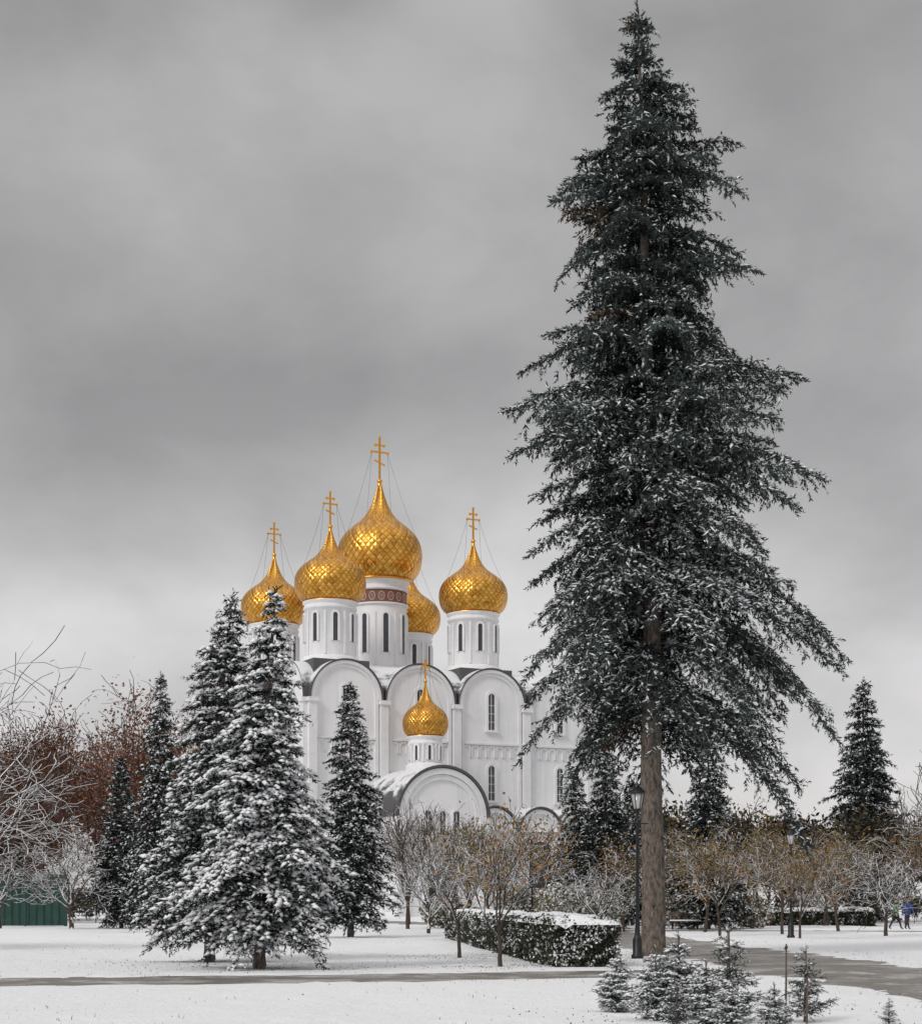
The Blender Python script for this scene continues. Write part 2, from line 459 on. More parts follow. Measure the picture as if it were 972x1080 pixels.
def cone(H, R, p=.85, zlow=.6, seed=0):
    def f(z, c):
        h = min(max(z / H, 0), 1)
        w = .85 + .3 * float(vnoise(np.array(z * 1.7 + seed), np.array(c * 1.3 + seed), seed))
        low = min(1, .55 + .45 * z / zlow) if z < zlow else 1
        return R * (1 - h) ** p * w * low
    return f
def fir(seed, H, R, snow=.55, p=.85, **kw):
    a = dict(z0=.9, dz=.28, nb=8, a=.2, bfun=lambda h: .34 + .26 * (1 - h), sec=.14, twl=.2, twsp=.10, k=8, nlen=.10, nwid=.017,
             snow=snow, trunk=.13, secmax=.75, lump=(.065, .05), skip=.05, droop2=.4, base=(.017, .026, .022), hang=.3, lrange=(.65, 1.15), secf=.7, lumpk=.9, clump=.25)
    a.update(kw)
    return spruce_mesh(seed, H, cone(H, R, p, 1.2, seed), **a)
f1 = fir(21, 8.9, 2.4, .66, .82, lean=(.38, 0), lump=(.07, .055))
place_spruce(f1, -4.72, 40.8)
f2 = fir(22, 9.5, 2.45, .5, .76, lean=(.6, 0))
place_spruce(f2, -6.5, 45)
f3 = fir(23, 10.9, 2.4, .42, .72, sec=.2, dz=.34, k=7, nlen=.14, nwid=.026, twsp=.14)
place_spruce(f3, -4.75, 75)
place_spruce(f3, -15.5, 90, 2.1, (1.0, 1.0, 1.22))
f4 = fir(24, 11.5, 2.6, .35, .7, sec=.26, dz=.42, k=7, nlen=.18, nwid=.035, twl=.28, twsp=.17, z0=.7)
for x, y, r, s in [(8.3, 100, .5, .95), (6.9, 104, 3, .8), (13.9, 98, 1.7, 1.0), (30, 130, .8, 1.55), (33.5, 142, 2.5, 1.35),
                   (17, 120, 4, .85), (-19.5, 100, 5, .85), (45, 120, 1, 1.3), (11, 112, 2.2, .8)]:
    place_spruce(f4, x, y, r, s)
# saplings
sp1 = spruce_mesh(31, 1.15, cone(1.15, .62, .8, .2, 3), z0=.06, dz=.11, nb=7, a=.5, bfun=lambda h: .2, t0fun=lambda h: .05, sec=.06, twl=.09,
                  twsp=.045, k=14, nlen=.035, nwid=.0045, snow=.7, trunk=.02, secmax=.24, lump=(.024, .02), droop2=.2, base=(.035, .052, .04))
sp2 = spruce_mesh(32, .95, cone(.95, .42, .8, .2, 5), z0=.06, dz=.13, nb=6, a=.6, bfun=lambda h: .2, t0fun=lambda h: .05, sec=.07, twl=.1,
                  twsp=.05, k=14, nlen=.035, nwid=.0045, snow=.4, trunk=.016, secmax=.18, lump=(.018, .015), droop2=.1, base=(.035, .052, .04))
for m_, x, y, r, s in [(sp1, 2.25, 25.2, 0, .75), (sp1, 2.62, 23.4, 1, .85), (sp1, 2.95, 23.6, 2, .98), (sp2, 3.5, 22.8, 3, 1.28), (sp1, 3.35, 21.6, 4, .6),
                       (sp2, 4.55, 23, 4, 1.0), (sp2, 2.75, 22.2, 5, .6), (sp2, 5.55, 22.6, .6, .35), (sp1, 3.9, 21.7, 2.6, .5), (sp1, 3.15, 22.4, 2.6, .72)]:
    place_spruce(m_, x, y, r, s, "spruce_sapling")

# ------------------------------------------------------------------ deciduous trees
def grow_tree(seed, H, spread=1.0, levels=4, kids=(5, 4, 4, 3), trunkf=.3, upb=.25, r0=None, droop=0):
    rng = np.random.default_rng(seed); segs = []; tips = []
    r0 = r0 or H * .016
    def rec(p, d, L, r, lv):
        n = 4 if lv == 0 else 3
        pts = [p]; rr = [r]
        for i in range(n):
            d = d + rng.normal(0, .10 + .05 * lv, 3); d[2] += (.06 if lv < 2 else .02) - droop * lv * .05
            d /= np.linalg.norm(d); p = p + d * L / n; pts.append(p); rr.append(r * (1 - .45 * (i + 1) / n))
        for i in range(n): segs.append((*pts[i], *pts[i + 1], rr[i], rr[i + 1]))
        if lv >= levels:
            tips.extend(pts[1:]); return
        kk = kids[min(lv, len(kids) - 1)]
        az = rng.random() * 6.28
        for c in range(kk):
            f = (.55 + .45 * (c + 1) / kk) if lv == 0 else (.25 + .75 * (c + 1) / kk)
            i = min(n - 1, int(f * n - 1e-6)); u = f * n - i
            q = pts[i] * (1 - u) + pts[i + 1] * u
            az += 2.4 + rng.normal(0, .3)
            s = np.cross(d, [.3, .5, .8]); s /= np.linalg.norm(s); w = np.cross(d, s)
            ang = rng.uniform(.45, .9) * spread * (1 if c < kk - 1 else .4)
            nd = d * math.cos(ang) + (s * math.cos(az) + w * math.sin(az)) * math.sin(ang); nd[2] += upb * .5
            nd /= np.linalg.norm(nd)
            rec(q, nd, L * rng.uniform(.55, .8) if lv else H * .33 * rng.uniform(.8, 1.15), rr[i] * .62, lv + 1)
    rec(np.array([0, 0, -.1]), np.array([rng.normal(0, .05), rng.normal(0, .05), 1.]), H * trunkf, r0, 0)
    segs = np.array(segs); zmax = segs[:, 5].max(); f = H / zmax
    segs[:, :6] *= f
    return segs, np.array(tips) * f

def leaf_tris(P, rng, size, cols):
    n = len(P)
    a = unit(rng.normal(0, 1, (n, 3))); b = unit(np.cross(a, rng.normal(0, 1, (n, 3))))
    s = size * (.6 + .8 * rng.random(n))[:, None]
    V = np.stack([P - a * s, P + b * s * .6, P + a * s, P - b * s * .6], 1).reshape(-1, 3)
    i = np.arange(n)[:, None] * 4
    F = np.concatenate([i + np.array([[0, 1, 2]]), i + np.array([[0, 2, 3]])])
    return V, F, np.repeat(cols, 4, axis=0)

def pick(rng, n, pal, var=.3):
    pal = np.array(pal); c = pal[rng.integers(0, len(pal), n)]
    return c * (1 - var + 2 * var * rng.random((n, 1)))

def decid_mesh(seed, H, mat, nleaf=0, lsize=.06, pal=((.2, .12, .04),), rmin=.006, jit=.2, **kw):
    segs, tips = grow_tree(seed, H, **kw); segs[:, 6:] = np.maximum(segs[:, 6:], rmin)
    v, f = tubes(segs, 5); ms = [mk_mesh("limbs", v, f, mat)]
    rng = np.random.default_rng(seed + 99)
    if nleaf:
        w = rng.random(len(tips)) ** 3; w /= w.sum()
        P = tips[rng.choice(len(tips), nleaf, p=w)] + rng.normal(0, jit, (nleaf, 3))
        V, F, C = leaf_tris(P, rng, lsize, pick(rng, nleaf, pal))
        ms.append(mk_mesh("leaves", V, F, M_LEAF, C))
    return ms
def place_tree(ms, x, y, rot=0, sc=1, name="bare_tree"):
    e = empty(name, (x, y, float(gheight(x, y)) - .02), rot, sc)
    for m_ in ms: obj(m_.name.split(".")[0], m_, e)
    return e
YEL = ((.30, .19, .05), (.21, .13, .035), (.15, .13, .05), (.36, .15, .03))
OLV = ((.12, .11, .045), (.15, .12, .045), (.08, .075, .04), (.18, .11, .04))
RED = ((.17, .066, .034), (.12, .05, .03), (.20, .09, .05), (.08, .042, .03))

young1 = decid_mesh(41, 4.1, M_TWIG, 460, .05, YEL, .006, .12, spread=.9)
young2 = decid_mesh(42, 3.9, M_TWIG, 160, .045, YEL, .006, .12, spread=.8)
place_tree(young1, .95, 42, 0, 1, "young_autumn_tree")
place_tree(young2, -.05, 49, 1, 1, "young_autumn_tree")
mid1 = decid_mesh(43, 7.8, M_TWIGM, 0, rmin=.013, spread=.85, kids=(6, 5, 4, 3))
mid2 = decid_mesh(44, 7.0, M_TWIGM, 1200, .075, OLV, .013, .24, spread=1.0, kids=(6, 4, 4, 3))
mid3 = decid_mesh(45, 6.6, M_TWIGM, 1200, .075, YEL, .013, .26, spread=1.0, kids=(6, 4, 4, 3))
mid4 = decid_mesh(46, 6.4, M_TWIG, 0, rmin=.016, spread=1.25, kids=(6, 5, 4, 3), trunkf=.26, upb=.0, r0=.15)
place_tree(mid1, -2.9, 95, 0, 1.0); place_tree(mid1, -1.7, 104, 2, 1.05); place_tree(mid1, -3.6, 120, 4, 1.1)
place_tree(mid1, .6, 108, 5, 1.0); place_tree(mid4, -1.6, 84, 5, .75)
place_tree(mid4, -21.9, 98, 0, 1.0, "snowy_apple_tree"); place_tree(mid4, -27.5, 104, 2, 1.0, "snowy_apple_tree")
place_tree(mid4, -19.3, 108, 3, .9, "snowy_apple_tree")
for m_, x, y, r, s in [(mid2, .4, 88, 1, .95), (mid3, 1.6, 97, 2, .95), (mid3, 4.6, 96, .4, 1.05), (mid4, 6.6, 88, 4, .7), (mid2, 12.3, 88, 5, .95),
                       (mid3, 11.6, 78, 1.3, .72), (mid2, 15.3, 83, 1, .8), (mid3, 14.2, 73, 3, .62), (mid2, 19.5, 90, 2, .9), (mid3, 22.5, 108, 5, .9),
                       (mid4, 23.0, 109, 1, .9), (mid2, 26.2, 118, .7, 1.0), (mid4, 19.5, 80, 2.2, .72), (mid3, 29.6, 116, 3.3, 1.0), (mid1, 31.2, 116, 1, 1.3), (mid1, 32.5, 114, 3, 1.75),
                       (mid2, 17.3, 106, 3.1, 1.0), (mid3, 8.6, 92, 2.8, .8), (mid1, 13.5, 108, 1.1, .9), (mid3, 20.6, 116, 2.1, 1.1), (mid2, 15.6, 114, .2, 1.1)]:
    place_tree(m_, x, y, r, s, "autumn_tree" if m_ in (mid2, mid3) else "bare_tree")
# big bare tree at the left edge
bt = decid_mesh(47, 11.5, M_TWIG, 0, rmin=.013, spread=1.15, kids=(8, 5, 5, 4), trunkf=.26, upb=.1, droop=.3)
place_tree(bt, -16.3, 57, .4, 1, "bare_tree")

# distant trees as one mass
def mass(name, places, seed, pal, H=13, nleaf=2200, lsize=.22, rmin=.03, mat=M_TWIGD, jit=.5, kids=(6, 5, 4, 3), levels=4):
    rng = np.random.default_rng(seed)
    vs = []
    for q in range(4):
        segs, tips = grow_tree(seed + q, H, spread=.85, kids=kids, trunkf=.3, levels=levels); segs[:, 6:] = np.maximum(segs[:, 6:], rmin)
        vs.append((tubes(segs, 3), tips))
    TV, TF, LV = [], [], []; o = 0
    for (x, y, s) in places:
        (v, f), tips = vs[rng.integers(0, 4)]
        an = rng.random() * 6.28; R = np.array([[math.cos(an), -math.sin(an), 0], [math.sin(an), math.cos(an), 0], [0, 0, 1]])
        TV.append(v @ R.T * s + np.array([x, y, 0])); TF.append(f + o); o += len(v)
        if nleaf:
            n = int(nleaf * rng.uniform(.5, 1.2)); w = rng.random(len(tips)) ** 1.2; w /= w.sum()
            P = tips[rng.choice(len(tips), n, p=w)] * rng.uniform(.82, 1.0, (n, 1)) + rng.normal(0, jit, (n, 3))
            tone = rng.uniform(.6, 1.3)
            LV.append(leaf_tris(P @ R.T * s + np.array([x, y, 0]), rng, lsize, pick(rng, n, pal) * tone))
    e = empty(name)
    obj("limbs", mk_mesh("limbs", np.concatenate(TV), np.concatenate(TF), mat), e)
    if LV:
        V, F, C = merge(LV); obj("leaves", mk_mesh("leaves", V, F, M_LEAF, C), e)
rg = np.random.default_rng(5)
mass("red_brown_tree_group", [(-34 + i * 2.2 + rg.normal(0, .8), 138 + rg.uniform(-8, 12), rg.uniform(.9, 1.15) * (1.16 if i > 1 else 1.04)) for i in range(-5, 6)], 51, RED, 15.5, 7000, .13, .022, jit=.4, mat=M_TWIGR)
mass("distant_trees", [(x + rg.normal(0, 2), 165 + rg.uniform(-14, 40) + abs(x) * .1, rg.uniform(.6, .95)) for x in np.arange(14, 120, 3.0)] +
     [(x + rg.normal(0, 2), 130 + rg.uniform(-6, 14), rg.uniform(.5, .75)) for x in np.arange(9, 62, 2.2)] +
     [(x + rg.normal(0, 2), 170 + rg.uniform(-10, 30), rg.uniform(.7, 1.0)) for x in np.arange(-120, -34, 4.0)], 61,
     ((.06, .045, .03), (.035, .032, .024), (.10, .07, .035), (.028, .034, .024)), 13, 4200, .19, .04, levels=3)
mass("distant_shrubs", [(x + rg.normal(0, 1), 120 + rg.uniform(-2, 24), rg.uniform(.6, 1.3)) for x in np.arange(-52, 66, 1.4) if not (-24 < x < 2)] , 71,
     ((.06, .05, .035), (.09, .07, .04), (.045, .04, .03), (.10, .08, .05)), 2.6, 600, .11, .015, jit=.35, levels=3)

# ------------------------------------------------------------------ hedges
def hedge(name, a, b, w, h, n, seed, lsize=.04, snow=.12):
    rng = np.random.default_rng(seed)
    a = np.array(a, float); b = np.array(b, float); L = np.hypot(*(b - a)); t = (b - a) / L; nn = np.array([-t[1], t[0]])
    def W(u, v, z): return np.stack([a[0] + t[0] * u + nn[0] * v, a[1] + t[1] * u + nn[1] * v, z], -1)
    e = empty(name)
    hw = w / 2 - .07; U = [0.07, L - .07]
    V = [W(np.array(u), np.array(v), np.array(z)) for z in (-.05, h - .08) for u in U for v in (-hw, hw)]
    F = [(0, 1, 3, 2), (4, 6, 7, 5), (0, 4, 5, 1), (2, 3, 7, 6), (0, 2, 6, 4), (1, 5, 7, 3)]
    obj("core", mk_mesh("core", V, F, mat_simple("hedge_core", (.012, .016, .01), .95, 0, 9, .4)), e)
    areas = np.array([L * h, L * h, w * h * 1.6, w * h * 1.6, L * w]); ch = rng.choice(5, n, p=areas / areas.sum())
    u = rng.random(n) * L; v = (rng.random(n) - .5) * w; z = rng.random(n) * h
    bump_ = .14 * (vnoise(u * 2.5, z * 3 + v * 3, seed) - .3)
    v = np.where(ch == 0, -w / 2 - bump_, np.where(ch == 1, w / 2 + bump_, v))
    u = np.where(ch == 2, -bump_, np.where(ch == 3, L + bump_, u)); z = np.where(ch == 4, h + bump_, z)
    P = W(u, v, z) + rng.normal(0, .03, (n, 3))
    C = pick(rng, n, ((.03, .04, .022), (.02, .03, .016), (.045, .05, .03), (.06, .05, .03)))
    sm = rng.random(n) < (snow * 3 * (vnoise(u * 4 + 3, z * 5 + v * 4, seed + 3) > .62) + .03)
    C[sm] = (.75, .76, .78)
    lv = leaf_tris(P, rng, lsize, C)
    obj("foliage", mk_mesh("foliage", lv[0], lv[1], M_LEAF, lv[2]), e)
    nu, nv = max(6, int(L / .12)), 11
    uu, vv = np.meshgrid(np.linspace(-.07, L + .07, nu), np.linspace(-w / 2 - .07, w / 2 + .07, nv), indexing='ij')
    edge = np.minimum(1, np.minimum(np.minimum(uu + .07, L + .07 - uu), np.minimum(vv + w / 2 + .07, w / 2 + .07 - vv)) / .14)
    zz = h - .06 + (.24 * vnoise(uu * 1.8, vv * 2.2, seed + 8) + .08 * vnoise(uu * 7, vv * 7, seed)) * edge ** .5 - .1 * (vnoise(uu * 1.3, vv * 4, seed + 4) > .72)
    id_ = np.arange(nu * nv).reshape(nu, nv)
    F = np.stack([id_[:-1, :-1], id_[1:, :-1], id_[1:, 1:], id_[:-1, 1:]], -1).reshape(-1, 4)
    obj("snow_cap", mk_mesh("snow_cap", W(uu, vv, zz).reshape(-1, 3), F, M_SNOWCAP, smooth=True), e)
hedge("hedge", (3.0, 41.8), (.2, 73), 1.55, 1.1, 60000, 1, snow=.16)
hedge("hedge", (18.5, 112), (26.6, 113), 1.2, 1.0, 14000, 2, .06)
hedge("hedge", (-.2, 110), (6, 108), 1.2, 1.1, 9000, 3, .07)

def bush(name, x, y, r, h, seed, n=5000, pal=YEL, sn=.2, ls=.06):
    rng = np.random.default_rng(seed)
    segs = []
    for i in range(60):
        az = rng.random() * 6.28; e_ = rng.uniform(.2, 1); p = np.zeros(3)
        q = np.array([math.cos(az) * r * e_ * .6, math.sin(az) * r * e_ * .6, h * rng.uniform(.4, .7)])
        q2 = q + np.array([math.cos(az) * r * .4 * e_, math.sin(az) * r * .4 * e_, h * rng.uniform(.1, .4)])
        segs += [(*p, *q, .02, .013), (*q, *q2, .013, .007)]
    e = empty(name, (x, y, .03)); v, f = tubes(segs, 3); obj("stems", mk_mesh("stems", v, f, M_TWIG), e)
    d = unit(rng.normal(0, 1, (n, 3))); rr = rng.uniform(.45, 1.05, (n, 1)); P = d * rr * np.array([r, r, h * .55]) + np.array([0, 0, h * .55])
    P = P[P[:, 2] > .05]; n = len(P); C = pick(rng, n, pal); s = (rng.random(n) < sn * (1 + d[:n, 2])); C[s] = (.75, .76, .78)
    lv = leaf_tris(P, rng, ls, C); obj("foliage", mk_mesh("foliage", lv[0], lv[1], M_LEAF, lv[2]), e)
LIM = ((.16, .15, .07), (.2, .18, .09), (.12, .11, .06))
for i, (x, y, r, h) in enumerate([(5.4, 92, 1.6, 2.3), (7.6, 95, 1.5, 2.0), (3.4, 99, 1.5, 2.2), (12.8, 101, 1.6, 2.0), (16.5, 99, 1.3, 1.7), (-1.0, 101, 1.4, 1.8), (23.5, 118, 2, 2), (-14, 103, 1.6, 1.5), (-17, 112, 2.0, 1.8)]):
    bush("shrub", x, y, r, h, 300 + i, 3500, LIM if i < 4 else OLV, .4, .09)

# ------------------------------------------------------------------ cathedral
CA = empty("orthodox_cathedral", (-14.03, 187, 0), math.atan2(.446, .895))
def bm_obj(name, bm, mat, smooth=False):
    me = bpy.data.meshes.new(name); bm.to_mesh(me); bm.free(); me.materials.append(mat)
    if smooth:
        for p in me.polygons: p.use_smooth = True
    return obj(name, me, CA)
def add_box(bm, x0, x1, y0, y1, z0, z1):
    vs = [bm.verts.new((x, y, z)) for z in (z0, z1) for x, y in ((x0, y0), (x1, y0), (x1, y1), (x0, y1))]
    for f in ((3, 2, 1, 0), (4, 5, 6, 7), (0, 1, 5, 4), (1, 2, 6, 5), (2, 3, 7, 6), (3, 0, 4, 7)): bm.faces.new([vs[i] for i in f])
def lathe(name, prof, c, mat, segs=48, smooth=True, parent=None):
    prof = np.array(prof, float); n = len(prof)
    ln = np.concatenate([[0], np.cumsum(np.linalg.norm(np.diff(prof, axis=0), axis=1))]); ln /= ln[-1]
    V = [(c[0] + r * math.cos(2 * math.pi * i / segs), c[1] + r * math.sin(2 * math.pi * i / segs), z) for r, z in prof for i in range(segs)]
    F, UV = [], []
    for j in range(n - 1):
        for i in range(segs):
            k = (i + 1) % segs
            F.append((j * segs + i, j * segs + k, (j + 1) * segs + k, (j + 1) * segs + i))
            UV += [(i / segs, ln[j]), ((i + 1) / segs, ln[j]), ((i + 1) / segs, ln[j + 1]), (i / segs, ln[j + 1])]
    me = mk_mesh(name, V, F, mat, smooth=smooth)
    uvl = me.uv_layers.new(name="UVMap"); uvl.data.foreach_set("uv", np.array(UV, dtype=np.float32).ravel())
    return obj(name, me, parent or CA)
DOME = [(.72, 0), (.84, .04), (.925, .095), (.975, .16), (.998, .23), (1.0, .29), (.975, .36), (.915, .43), (.81, .495), (.68, .55), (.54, .60), (.42, .645), (.325, .695), (.25, .75), (.185, .81), (.13, .88), (.085, .945), (.055, 1.0)]
def smooth_prof(p, k=3):
    p = np.array(p); out = []
    for i in range(len(p) - 1):
        a = p[max(i - 1, 0)]; b = p[i]; c = p[i + 1]; d = p[min(i + 2, len(p) - 1)]
        for s in range(k):
            t = s / k
            out.append(.5 * ((2 * b) + (-a + c) * t + (2 * a - 5 * b + 4 * c - d) * t * t + (-a + 3 * b - 3 * c + d) * t ** 3))
    out.append(p[-1]); return np.array(out)
DOMEP = smooth_prof(DOME)

def cross(c, z, h, nm="cross"):
    bm = bmesh.new(); w = h * .012 + .04
    x, y = c
    add_box(bm, x - w, x + w, y - w, y + w, z, z + h)
    def arm(hw, zz, th, tilt=0, ww=None):
        q = ww or w * .9
        vs = []
        for s in (-1, 1):
            zc = zz + s * tilt
            for dy, dz in ((-q, -th), (q, -th), (q, th), (-q, th)): vs.append(bm.verts.new((x + s * hw, y + dy, zc + dz)))
        for f in ((0, 3, 2, 1), (4, 5, 6, 7), (0, 1, 5, 4), (1, 2, 6, 5), (2, 3, 7, 6), (3, 0, 4, 7)): bm.faces.new([vs[i] for i in f])
    arm(h * .20, z + h * .66, w * .9); arm(h * .11, z + h * .82, w * .8); arm(h * .13, z + h * .42, w * .8, -h * .05)
    for px_, pz_ in ((x - h * .20, z + h * .66), (x + h * .20, z + h * .66), (x, z + h), (x - h * .11, z + h * .82), (x + h * .11, z + h * .82)):
        bmesh.ops.create_uvsphere(bm, u_segments=8, v_segments=6, radius=w * 1.9, matrix=Matrix.Translation((px_, y, pz_)))
    bm_obj(nm, bm, M_GOLDS)
    lathe("orb", [(.02, z - .3), (h * .04 + .05, z - .18), (h * .055 + .06, z), (h * .04 + .05, z + .18), (.02, z + .3)], c, M_GOLDS, 16)

def arch_outline(w, h, n=10):
    r = w / 2; pts = [(-r, 0)]
    for i in range(n + 1):
        a = math.pi - math.pi * i / n; pts.append((r * math.cos(a), h - r + r * math.sin(a)))
    pts.append((r, 0)); return pts
class Facet:
    """maps facade coordinates (s along, z up, o outwards) to local cathedral coordinates"""
    def __init__(s, origin, along, out): s.o = np.array(origin, float); s.a = np.array(along, float); s.n = np.array(out, float)
    def __call__(s, u, z, o): p = s.o + s.a * u + s.n * o; return (p[0], p[1], z)
def panel(bm, fc, u, z, pts, o):
    vs = [bm.verts.new(fc(u + a, z + b, o)) for a, b in pts]; bm.faces.new(vs)
def ringband(bm, fc, u, z, outer, inner, o0, o1):
    n = len(outer)
    A = [bm.verts.new(fc(u + a, z + b, o1)) for a, b in outer]; B = [bm.verts.new(fc(u + a, z + b, o1)) for a, b in inner]
    A0 = [bm.verts.new(fc(u + a, z + b, o0)) for a, b in outer]; B0 = [bm.verts.new(fc(u + a, z + b, o0)) for a, b in inner]
    for i in range(n - 1):
        bm.faces.new([A[i], A[i + 1], B[i + 1], B[i]]); bm.faces.new([A0[i], A0[i + 1], A[i + 1], A[i]]); bm.faces.new([B[i], B[i + 1], B0[i + 1], B0[i]])
def fbox(bm, fc, u0, u1, z0, z1, o0, o1):
    vs = [bm.verts.new(fc(u, z, o)) for z in (z0, z1) for u, o in ((u0, o0), (u1, o0), (u1, o1), (u0, o1))]
    for f in ((3, 2, 1, 0), (4, 5, 6, 7), (0, 1, 5, 4), (1, 2, 6, 5), (2, 3, 7, 6), (3, 0, 4, 7)): bm.faces.new([vs[i] for i in f])
def window(bmT, bmG, fc, u, z, w, h, fr=.28, out=.22):
    ringband(bmT, fc, u, z, arch_outline(w + 2 * fr, h + fr), arch_outline(w, h), 0, out)
    fbox(bmT, fc, u - w / 2 - fr - .1, u + w / 2 + fr + .1, z - .25, z - .003, 0, out + .1)
    panel(bmG, fc, u, z, arch_outline(w, h), .03)
    fbox(bmT, fc, u - .035, u + .035, z, z + h - .05, .035, .08)
    for q in range(1, int(h / .9)): fbox(bmT, fc, u - w / 2, u + w / 2, z + q * .9 - .025, z + q * .9 + .025, .035, .07)

BAY = 8.6; SPR = 22.9; A0, A1, B0, B1 = -4.3, 30.1, -4.3, 21.5
W = bmesh.new(); T = bmesh.new(); G = bmesh.new(); RF = bmesh.new()
add_box(W, A0, A1, B0, B1, -.2, SPR)
def arc(r, n=24): return [(r * math.cos(math.pi - math.pi * i / n), r * math.sin(math.pi - math.pi * i / n)) for i in range(n + 1)]
def vault(bmW, bmR, fc, u, zs, r, depth, over=.35, th=.28):
    """half-cylinder: white lunette at o=0, roof shell running back -depth"""
    panel(bmW, fc, u, zs, arc(r), .0)
    n = 24; outer = arc(r + th); inner = arc(r + .03)
    O = [bmR.verts.new(fc(u + a, zs + b, over)) for a, b in outer]; I = [bmR.verts.new(fc(u + a, zs + b, over)) for a, b in inner]
    OB = [bmR.verts.new(fc(u + a, zs + b, -depth)) for a, b in outer]; IB = [bmR.verts.new(fc(u + a, zs + b, -.01)) for a, b in inner]
    for i in range(n):
        bmR.faces.new([O[i], O[i + 1], I[i + 1], I[i]]); bmR.faces.new([O[i], OB[i], OB[i + 1], O[i + 1]]); bmR.faces.new([I[i], I[i + 1], IB[i + 1], IB[i]])
def facade(fc, nbay, depth):
    for i in range(nbay):
        u = BAY * (i + .5)
        vault(W, RF, fc, u, SPR, 4.02, depth, .45, .17)
        for r1, r0, o in ((4.0, 3.66, .34), (3.65, 3.3, .18)):
            ringband(T, fc, u, SPR, arc(r1), arc(r0), -.01, o)
        for s in (-1, 1):
            u1 = u + s * 3.48; fbox(T, fc, u1 - .17, u1 + .17, 1.0, SPR - .004, -.01, .2)
        window(T, G, fc, u, 20.3, .8, 4.0); window(T, G, fc, u, 12.6, .8, 3.8)
        if i not in (1,): window(T, G, fc, u, 4.2, 1.0, 3.4)
        for k in range(7):
            uu = u - 3.0 + k * 1.0
            ringband(T, fc, uu, 9.2, arch_outline(.92, 1.9, 6), arch_outline(.66, 1.74, 6), -.01, .14)
            ringband(T, fc, uu, 17.3, arch_outline(.92, 1.3, 6), arch_outline(.66, 1.14, 6), -.01, .14)
        fbox(T, fc, u - 3.3, u + 3.3, 11.2, 11.45, -.01, .25); fbox(T, fc, u - 3.3, u + 3.3, 18.65, 18.85, -.01, .22)
    for i in range(nbay + 1):
        u = min(max(BAY * i, .45), BAY * nbay - .45)
        fbox(T, fc, u - .45, u + .45, -.1, SPR - .5, -.01, .5)
        fbox(T, fc, u - .6, u + .6, SPR - .497, SPR - .05, -.012, .68)
    fbox(T, fc, .05, BAY * nbay - .05, -.1, 1.0, -.013, .72)
facade(Facet((A0, B0), (1, 0), (0, -1)), 4, 25.8 / 2)
facade(Facet((A1, B1), (-1, 0), (0, 1)), 4, 25.8 / 2)
facade(Facet((A0, B1), (0, -1), (-1, 0)), 3, 34.4 / 2)
facade(Facet((A1, B0), (0, 1), (1, 0)), 3, 34.4 / 2)

def drum_dome(c, zb, zt, rd, rD, H, crossh, nwin, wz, wh, band=False, ww=.5):
    if band:
        lathe("drum", [(rd, zb), (rd, zt - 3.0)], c, M_WALL)
        lathe("frieze", [(rd + .06, zt - 2.75), (rd + .06, zt - 1.3)], c, M_FRIEZE)
        lathe("cornice", [(rd, zt - 3.0), (rd + .22, zt - 2.95), (rd + .22, zt - 2.75), (rd + .06, zt - 2.75)], c, M_TRIM, smooth=False)
        lathe("drum_top", [(rd + .06, zt - 1.3), (rd + .25, zt - 1.25), (rd + .25, zt - 1.0), (rd + .1, zt - .95), (rd + .1, zt - .5), (rd + .4, zt - .3), (rd + .45, zt)], c, M_TRIM, smooth=False)
    else:
        lathe("drum", [(rd, zb), (rd, zt - .9), (rd + .12, zt - .85), (rd + .12, zt - .6), (rd + .02, zt - .55), (rd + .02, zt - .3), (rd + .22, zt - .15), (rd + .22, zt)], c, M_WALL, smooth=False)
    lathe("drum_base", [(rd + .35, zb - .2), (rd + .35, zb + .5), (rd + .02, zb + .75)], c, M_TRIM, smooth=False)
    lathe("gilded_dome", [(rD * r, zt + H * z) for r, z in DOMEP], c, M_GOLD, 64)
    lathe("dome_collar", [(rD * .71, zt - .12), (rD * .77, zt - .08), (rD * .77, zt + .06), (rD * .74, zt + .1)], c, M_GOLDS)
    ztip = zt + H
    lathe("finial", [(rD * .056, ztip - .02), (.09, ztip + .6)], c, M_GOLDS, 12)
    cross(c, ztip + .5, crossh)
    for k in range(nwin):
        an = 2 * math.pi * (k + .5) / nwin + .2
        out = (math.cos(an), math.sin(an)); al = (-out[1], out[0])
        fc = Facet((c[0] + out[0] * (rd - .03), c[1] + out[1] * (rd - .03)), al, out)
        ringband(T, fc, 0, wz, arch_outline(ww + .44, wh + .22, 8), arch_outline(ww, wh, 8), -.05, .2)
        panel(G, fc, 0, wz, arch_outline(ww, wh, 8), .07)
        a2 = an + math.pi / nwin; o2 = (math.cos(a2), math.sin(a2)); f2 = Facet((c[0] + o2[0] * rd, c[1] + o2[1] * rd), (-o2[1], o2[0]), o2)
        fbox(T, f2, -.1, .1, zb + .8, wz + wh + .2, -.05, .13)
    segs = []
    zc = ztip + .5 + crossh * .64
    for k in range(4):
        an = math.pi / 4 + k * math.pi / 2
        a_ = np.array([c[0] + math.copysign(crossh * .2, math.cos(an)), c[1], zc]); b_ = np.array([c[0] + rD * .93 * math.cos(an), c[1] + rD * .93 * math.sin(an), zt + H * .42])
        pts = [a_ * (1 - t) + b_ * t - np.array([0, 0, .5 * math.sin(math.pi * t)]) for t in np.linspace(0, 1, 7)]
        segs += [(*p, *q, .013, .013) for p, q in zip(pts[:-1], pts[1:])]
    v, f = tubes(segs, 4); obj("cross_chains", mk_mesh("cross_chains", v, f, M_BLACK), CA)
S_ = 17.2
